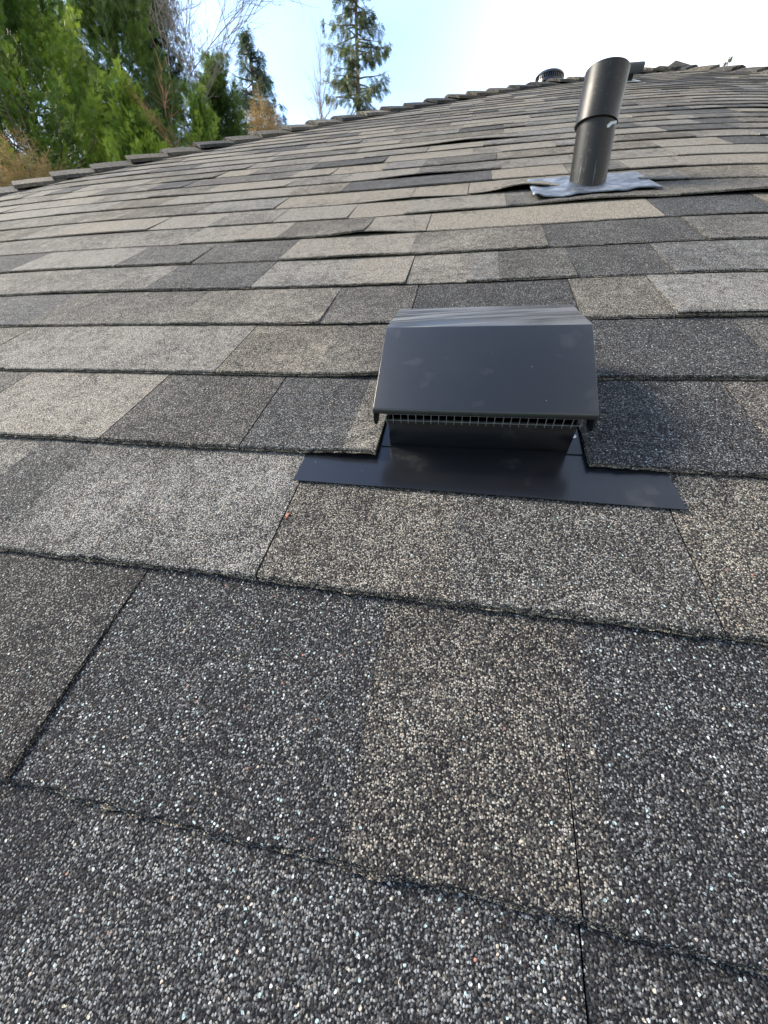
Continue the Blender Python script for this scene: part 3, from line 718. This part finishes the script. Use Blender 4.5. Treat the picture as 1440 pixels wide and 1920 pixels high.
tube('core', rc - upv * .3, rc + upv * zt * .3, [(0, rr_ * .72), (1, rr_ * .72)], DECK, rv, 30)
tube('lower_ring', rc - upv * (zb * .95), rc - upv * zb * .55, [(0, rr_ * .98), (1, rr_ * .96)], METAL, rv, 36)
tube('base', rc - upv * .45, rc - upv * zb * .8, [(0, rr_ * .8), (1, rr_ * .8)], METAL, rv, 30)
nf = 40; fb_v, fb_f = [], []
for i in range(nf):
    a = 6.28318 * i / nf; d = Vector((math.cos(a), math.sin(a), 0)); t = Vector((-d.y, d.x, 0)); o = len(fb_v); hw = rr_ * .035
    for z in (-zb * .6, zt * .32):
        for q in (.86, .955):
            for s_ in (-1, 1): fb_v.append(rc + d * rr_ * q + t * hw * s_ + upv * z)
    fb_f += [tuple(o + k_ for k_ in f) for f in [(0, 1, 3, 2), (4, 6, 7, 5), (0, 4, 5, 1), (1, 5, 7, 3), (3, 7, 6, 2), (2, 6, 4, 0)]]
mesh('louvres', fb_v, fb_f, METAL, rv)

# ------------------------------------------------------------------ trees
def frame_from(d, roll):
    d = d / np.linalg.norm(d, axis=1, keepdims=True)
    h = np.where(np.abs(d[:, 2:3]) > .95, np.array([[1., 0, 0]]), np.array([[0, 0, 1.]]))
    s = np.cross(d, h); s /= np.linalg.norm(s, axis=1, keepdims=True); n = np.cross(s, d)
    c, q = np.cos(roll)[:, None], np.sin(roll)[:, None]
    return d, s * c + n * q, -s * q + n * c
def instance(tv, tf, pos, d, roll, scale, tint):
    """copy a small leaf cluster (x across, y along, z up) to every position; all in one mesh"""
    Y, X, Z = frame_from(d, roll); n = len(pos); k = len(tv)
    V = pos[:, None, :] + scale[:, None, None] * (tv[None, :, 0:1] * X[:, None] + tv[None, :, 1:2] * Y[:, None] + tv[None, :, 2:3] * Z[:, None])
    F = tf[None] + (np.arange(n) * k)[:, None, None]
    return V.reshape(-1, 3), F.reshape(-1, tf.shape[1]), np.repeat(tint, len(tf))
def frond(nb=5, length=1.0, width=.45, blade=.10, seed=0, droop=.15):
    """a flat feathery spray: pairs of narrow blades along a stem"""
    r = np.random.RandomState(seed); V, F = [], []
    def blade_(p, d, L_, w):
        d = d / np.linalg.norm(d); s = np.cross(d, [0, 0, 1.]); s /= max(1e-6, np.linalg.norm(s)); o = len(V)
        m = p + d * L_ * .45 + np.array([0, 0, .04 * r.randn()]) * L_
        V.extend([p, m + s * w / 2, p + d * L_ + np.array([0, 0, -droop * L_]), m - s * w / 2]); F.append((o, o + 1, o + 2, o + 3))
    for i in range(nb):
        y = (i + .4) / nb * length * .85; L_ = width * (1 - .62 * i / nb) * r.uniform(.8, 1.15)
        for s in (-1, 1):
            blade_(np.array([0, y, 0]), np.array([s * .75, .8, r.uniform(-.25, .25)]), L_, blade * r.uniform(.8, 1.2))
    blade_(np.array([0, 0, 0.]), np.array([0, 1., 0]), length, blade * .8)
    return np.array(V), np.array(F)
def tube_arrays(pts, rads, seg=6):
    pts = np.array(pts, float); K = len(pts); V, F = [], []
    for i in range(K):
        d = pts[min(i + 1, K - 1)] - pts[max(i - 1, 0)]; d /= max(1e-9, np.linalg.norm(d)); h = np.array([1., 0, 0]) if abs(d[2]) > .9 else np.array([0, 0, 1.])
        s = np.cross(d, h); s /= np.linalg.norm(s); n = np.cross(s, d)
        for j in range(seg): a = 6.28318 * j / seg; V.append(pts[i] + rads[i] * (s * math.cos(a) + n * math.sin(a)))
    for i in range(K - 1):
        for j in range(seg): F.append((i * seg + j, i * seg + (j + 1) % seg, (i + 1) * seg + (j + 1) % seg, (i + 1) * seg + j))
    return np.array(V), np.array(F)
def wood_object(name, tubes, m, parent):
    V, F, o = [], [], 0
    for a, b in tubes: V.append(a); F.append(b + o); o += len(a)
    me = fast_mesh(name, np.concatenate(V), np.concatenate(F), [m], smooth=True)
    return link(name, me, parent)
def crown_object(parts, m, parent, name='crown'):
    V, F, Tn, o = [], [], [], 0
    for a, b, t in parts: V.append(a); F.append(b + o); Tn.append(t); o += len(a)
    me = fast_mesh(name, np.concatenate(V), np.concatenate(F), [m], tint=np.concatenate(Tn))
    return link(name, me, parent)

def cypress(name, label, cat, px, Y, R, ztop, zlow, n_pl, mat, seed, spray=.20, facing=.5, droopy=0.0, group=None, plume=1.0, dens=80, tintb=0):
    """dense conifer built of upright plumes of flat sprays; only the height that can show above the roof is dense"""
    r = np.random.RandomState(seed); c = at(px, 300, Y); cx, cy_ = c.x, c.y
    t = empty(name, (cx, cy_, 0)); tag(t, label, cat, group)
    H = ztop
    tr = [((cx + .05 * math.sin(z * .8 + seed), cy_ + .04 * math.cos(z), z)) for z in np.linspace(0, H * .97, 12)]
    tubes = [tube_arrays(tr, np.linspace(.05 + .015 * H, .02, 12), 8)]
    tv, tf = frond(5, 1, .50, .08, seed, .1 + droopy)
    P, D, S, Tt = [], [], [], []
    for i in range(n_pl):
        z = zlow + (H - zlow) * (r.rand() ** 1.15)
        f = (z / H); prof_ = R * (1 - max(0, (f - .45) / .55) ** 1.5) * (1 + .16 * math.sin(3 * z + seed) * r.rand())
        az = r.rand() * 6.283
        if r.rand() < facing: az = math.atan2(-cy_, -cx) + r.uniform(-1.5, 1.5)
        rad_ = prof_ * r.uniform(.52, 1.02)
        dirh = np.array([math.cos(az), math.sin(az), 0])
        b0 = np.array([cx, cy_, z - .35 * rad_]); tip = np.array([cx, cy_, z]) + dirh * rad_
        Lp = plume * r.uniform(.7, 1.35)
        pd = dirh * r.uniform(.35, .9) + np.array([0, 0, r.uniform(.5, 1.3) * (1 - droopy * 2.2)]); pd /= np.linalg.norm(pd)
        s0 = tip - pd * Lp * .35
        mid = (b0 + s0) / 2 + np.array([0, 0, -.1 * rad_])
        if i % 2 == 0: tubes.append(tube_arrays([b0, mid, s0, s0 + pd * Lp * .8], [.035, .022, .012, .004], 4))
        m = int(dens * Lp / plume)
        q = np.sort(r.rand(m)); 
        wid = .30 * plume * (1 - q) ** .8 + .03
        a2 = r.rand(m) * 6.283; Yd, X, Z = frame_from(pd[None], np.zeros(1))
        out = np.cos(a2)[:, None] * X + np.sin(a2)[:, None] * Z
        pos = s0 + pd * (q * Lp)[:, None] + out * (wid * r.uniform(.1, .8, m))[:, None]
        dd = pd * r.uniform(.7, 1.3, m)[:, None] + out * r.uniform(.5, 1.1, m)[:, None] + np.array([0, 0, -droopy])
        P.append(pos); D.append(dd); S.append(spray * r.uniform(.7, 1.35, m) * (1 - .35 * q)); tb = r.uniform(-.30, .36) + tintb
        Tt.append(np.clip(.28 + tb + .34 * q + r.uniform(-.12, .12, m), 0, 1))
    P, D, S, Tt = map(np.concatenate, (P, D, S, Tt))
    crown_object([instance(tv, tf, P, D, r.rand(len(P)) * 6.283, S, Tt)], mat, t)
    wood_object('trunk', tubes, BARK, t)
    return t
def spruce(name, label, cat, px, Y, ztop, zlow, mat, seed, rlow, nbr, sparse=.0, leaf_=.3, hang=.35, tpx=None, irregular=.4, group=None, blade=.13, py=170):
    """open conifer with visible trunk and drooping, ragged branches"""
    r = np.random.RandomState(seed); c = at(px, py, Y); cx, cy_ = c.x, c.y
    t = empty(name, (cx, cy_, 0)); tag(t, label, cat, group)
    tr = [(cx, cy_, z) for z in np.linspace(0, ztop, 10)]
    tubes = [tube_arrays(tr, np.linspace(.32, .03, 10) * (ztop / 20), 8)]
    tv, tf = frond(4, 1, .42, blade, seed, .25); P, D, S, Tt = [], [], [], []
    for i in range(nbr):
        z = zlow + (ztop - zlow) * (i + r.rand()) / nbr; f = (z - zlow) / (ztop - zlow)
        Lb = rlow * (1 - f) ** .75 * r.uniform(1 - irregular, 1.15) + .15; az = r.rand() * 6.283; dh = np.array([math.cos(az), math.sin(az), 0])
        rise = r.uniform(-.1, .25)
        pts = [np.array([cx, cy_, z]) + dh * Lb * k + np.array([0, 0, Lb * (rise * k - hang * k * k + .22 * k ** 4)]) for k in (0, .25, .5, .75, 1)]
        tubes.append(tube_arrays(pts, [.05, .035, .025, .015, .006], 4))
        m = int((26 + 30 * Lb) * (1 - sparse)); k = r.uniform(.12, 1.03, m) ** .8
        pp = np.stack([np.interp(k, (0, .25, .5, .75, 1), [p[j] for p in pts]) for j in range(3)], 1)
        side = np.cross(dh, [0, 0, 1.]); sd = r.choice([-1, 1], m)
        clump = (np.sin(k * 17 + i * 2.1) > -.45); pp, k, sd = pp[clump], k[clump], sd[clump]; m = len(k)
        dd = dh * r.uniform(.2, .8, m)[:, None] + side * (sd * r.uniform(.1, .9, m))[:, None] + np.array([0, 0, -1.]) * r.uniform(.2, 1.3, m)[:, None]
        pp = pp + side * (sd * r.uniform(0, .22, m) * Lb * .5)[:, None] + np.array([0, 0, 1.]) * r.uniform(-.25, .08, m)[:, None]
        P.append(pp); D.append(dd); S.append(leaf_ * r.uniform(.6, 1.3, m)); Tt.append(np.clip(.45 + r.uniform(-.25, .25) + r.uniform(-.2, .2, m), 0, 1))
    P, D, S, Tt = map(np.concatenate, (P, D, S, Tt))
    crown_object([instance(tv, tf, P, D, r.rand(len(P)) * 6.283, S, Tt)], mat, t)
    wood_object('trunk', tubes, BARK, t)
    return t
def bare_tree(name, label, cat, base, H, seed, m, spread=.5, r0=.05, depth=4, zs=0, group=None, lean=(0, 0)):
    r = np.random.RandomState(seed); t = empty(name, (base[0], base[1], 0)); tag(t, label, cat, group); trunk, tubes = [], []
    def grow(p, d, L_, rad_, lev):
        pts, rs = [p.copy()], [rad_]; 
        for k in range(4):
            d = d + r.normal(0, .11, 3) + np.array([0, 0, .04]); d /= np.linalg.norm(d); p = p + d * L_ / 4; pts.append(p.copy()); rs.append(rad_ * (1 - .18 * (k + 1)))
            if lev < depth:
                for _ in range(2 if lev < 2 else r.randint(0, 3)):
                    q = d + r.normal(0, spread, 3); q[2] = abs(q[2]) * .8 + .15; q /= np.linalg.norm(q); grow(p.copy(), q, L_ * r.uniform(.45, .72), max(.0055, rad_ * (.62 - .08 * k)), lev + 1)
        (trunk if lev == 0 else tubes).append(tube_arrays(pts, rs, 5 if lev < 2 else 3))
    p0 = np.array([base[0], base[1], 0.0])
    q = p0 + np.array([lean[0], lean[1], zs]); trunk.append(tube_arrays([p0, (p0 + q) / 2, q], [r0 * 1.3, r0 * 1.1, r0], 6))
    grow(q, np.array([lean[0] * .1, lean[1] * .1, 1.]), H - zs, r0, 0)
    wood_object('trunk', trunk, m, t); wood_object('twigs', tubes, m, t); return t

def ztop_of(px, py, Y): return at(px, py, Y).z
# left mass of evergreens
cypress('cypress_tree', 'big bright green feathery cypress filling the top left corner', 'tree', 70, 12.0, 2.9, ztop_of(70, -260, 12), 4.2, 430, CYPRESS, 3, .168, .82, dens=96, tintb=.04)
cypress('cypress_tree', 'deep green cypress close behind the bright one, its plumes reaching the bare twigs', 'tree', 262, 14.0, 2.2, ztop_of(262, -170, 14), 4.8, 270, DARKFIR, 5, .215, .85, dens=66, tintb=.24)
cypress('fir_tree', 'dark full fir rising behind the pale bare tree, right edge of the evergreen mass', 'tree', 330, 17.0, 1.9, ztop_of(330, -60, 17), 6.0, 200, DARKFIR, 8, .24, .75, .12, dens=60, tintb=.1)
cypress('cypress_shrub', 'low yellow-green cypress whose tips stand just above the hip caps', 'shrub', 262, 10.6, 1.25, ztop_of(262, 188, 10.6), 4.6, 130, CYPRESS, 12, .125, .85, plume=.7, dens=90, tintb=.22)
cypress('cypress_shrub', 'small lime green cypress in front of the dark fir, beside the reddish stems', 'shrub', 385, 12.5, .9, ztop_of(385, 190, 12.5), 5.0, 80, CYPRESS, 14, .12, .85, plume=.6, tintb=.15)
cypress('fir_tree', 'short dark fir between the evergreen mass and the blue-green fir', 'tree', 425, 18.0, 1.5, ztop_of(425, 135, 18), 6.5, 150, DARKFIR, 15, .24, .75, .1, dens=60, tintb=.25)
spruce('fir_tree', 'blue-green pointed fir standing alone against the sky behind the tan dead shrub', 'tree', 475, 22.0, ztop_of(470, 58, 22), 6.5, BLUEFIR, 21, 2.6, 170, .0, .30, .12, blade=.07)
spruce('spruce_tree', 'tall thin ragged spruce with its trunk showing through, alone on the skyline', 'tree', 671, 30.0, ztop_of(671, -150, 30), 8.0, SPRUCE, 33, 4.3, 200, .2, .36, .26, irregular=.6, blade=.09)
spruce('conifer_tree', 'bare-tipped far conifer only just showing over the right hip caps', 'tree', 1366, 60.0, ztop_of(1366, 106, 60), 14.0, BLUEFIR, 44, 1.3, 50, .4, .4, .2, py=112)
cypress('fir_tree', 'dark fir added as backing, its colour standing for shade in the gaps of the left cypress', 'tree', 90, 17.5, 3.6, ztop_of(90, -200, 17.5), 5.5, 300, DARKFIR, 52, .50, .95, .05, dens=34, tintb=-.2)  # added dark backing, stands in for the shaded inside of the cypress
# brush and bare wood
def brush(name, label, px, Y, zc, spread, h, n, seed, mat, leaf_=.3, blade=.03, down=0.4):
    r = np.random.RandomState(seed); c = at(px, 300, Y); t = empty(name, (c.x, c.y, 0)); tag(t, label, 'shrub')
    m = n; a = r.rand(m) * 6.283; rr = spread * np.sqrt(r.rand(m)); z = zc + h * (r.rand(m) ** 1.3) * (1 - .6 * (rr / spread))
    pos = np.stack([c.x + rr * np.cos(a), c.y + rr * np.sin(a), z], 1)
    d = np.stack([np.cos(a) * .5 + r.normal(0, .5, m), np.sin(a) * .5 + r.normal(0, .5, m), r.uniform(-down, 1, m)], 1)
    tv, tf = frond(3, 1, .4, blade, seed, .3)
    crown_object([instance(tv, tf, pos, d, r.rand(m) * 6.283, leaf_ * r.uniform(.6, 1.5, m), np.clip(r.normal(.5, .25, m), 0, 1))], mat, t)
    tubes = [tube_arrays([(c.x + r.normal(0, .1), c.y + r.normal(0, .1), 0), (c.x + spread * .5 * math.cos(q), c.y + spread * .5 * math.sin(q), zc * .8), (c.x + spread * .8 * math.cos(q), c.y + spread * .8 * math.sin(q), zc + h * .7)], [.04, .025, .006], 5) for q in r.rand(9) * 6.283]
    wood_object('stems', tubes, BARK, t)
brush('dead_shrub', 'tan dry brush below the bright cypress at the left edge', 22, 9.6, ztop_of(22, 345, 9.6) - .6, 1.0, 1.5, 2600, 5, BROWN, .26, .035)
brush('dead_shrub', 'upright tan dead shrub in front of the blue-green fir', 500, 19.0, ztop_of(500, 250, 19) - .5, .50, 1.9, 700, 6, BROWN, .30, .03, -.2)
brush('dead_shrub', 'small rusty brush peeping over the hip between fir and spruce', 548, 24.0, ztop_of(548, 245, 24) - .8, .6, 1.3, 260, 7, BROWN, .32, .03, -.1)
b1 = at(318, 100, 15.0); bare_tree('bare_tree', 'leafless pale tree with fine arching twigs in front of the dark fir', 'tree', (b1.x, b1.y), ztop_of(318, -150, 15), 4, TWIG, .55, .022, 4, ztop_of(318, 300, 15) - .8)
b2 = at(372, 100, 16.0); bare_tree('bare_tree', 'leafless tree whose twigs stand against the sky right of the dark fir', 'tree', (b2.x, b2.y), ztop_of(372, -110, 16), 9, TWIG, .55, .022, 5, ztop_of(372, 290, 16) - .8)
b3 = at(590, 100, 26.0); bare_tree('bare_sapling', 'thin leafless sapling low on the skyline left of the tall spruce', 'tree', (b3.x, b3.y), ztop_of(590, 170, 26), 14, TWIG, .35, .04, 3, ztop_of(590, 235, 26) - 1.2)
b4 = at(335, 250, 10.4); RED = simple('reddish_stem', (.25, .10, .06), .8, 0, .3, 10)
bare_tree('bare_shoot', 'reddish leafless shoots poking up behind the hip caps', 'shrub', (b4.x, b4.y), ztop_of(335, 225, 10.4), 17, RED, .4, .006, 2, ztop_of(335, 300, 10.4) - .5)

# a curled reddish bud scale caught in the joint below the hood
lp = R3(*[(-.955 + .006 * math.cos(a) * (1 if k_ % 2 else .6) + .005 * math.sin(a * 2), 1.42 + .030 * math.sin(a), .040 + .006 * math.cos(a * 2)) for k_, a in enumerate([i * .785 for i in range(8)])])
bd = mesh('bud_scale', [Vector(p) + nrm * (.0014 if i % 2 else 0) for i, p in enumerate(lp)] + [Vector(p) - nrm * .0006 for p in lp], [(0, 1, 2, 3), (0, 3, 4, 7), (4, 5, 6, 7), (11, 10, 9, 8), (15, 12, 11, 8), (15, 14, 13, 12)] + [(i, i + 8, (i + 1) % 8 + 8, (i + 1) % 8) for i in range(8)], simple('rusty_bud', (.28, .09, .04), .7, 0, .2, 80))
tag(bd, 'tiny rust coloured bud scale lying on the shingle joint below the hood', 'debris')

for o in bpy.data.objects:
    if o.parent is None and o.get('category') == 'tree': o['group'] = 'trees standing beyond the roof'
    if o.parent is None and o.name.startswith('dead_shrub'): o['group'] = 'dry shrubs beyond the hip'
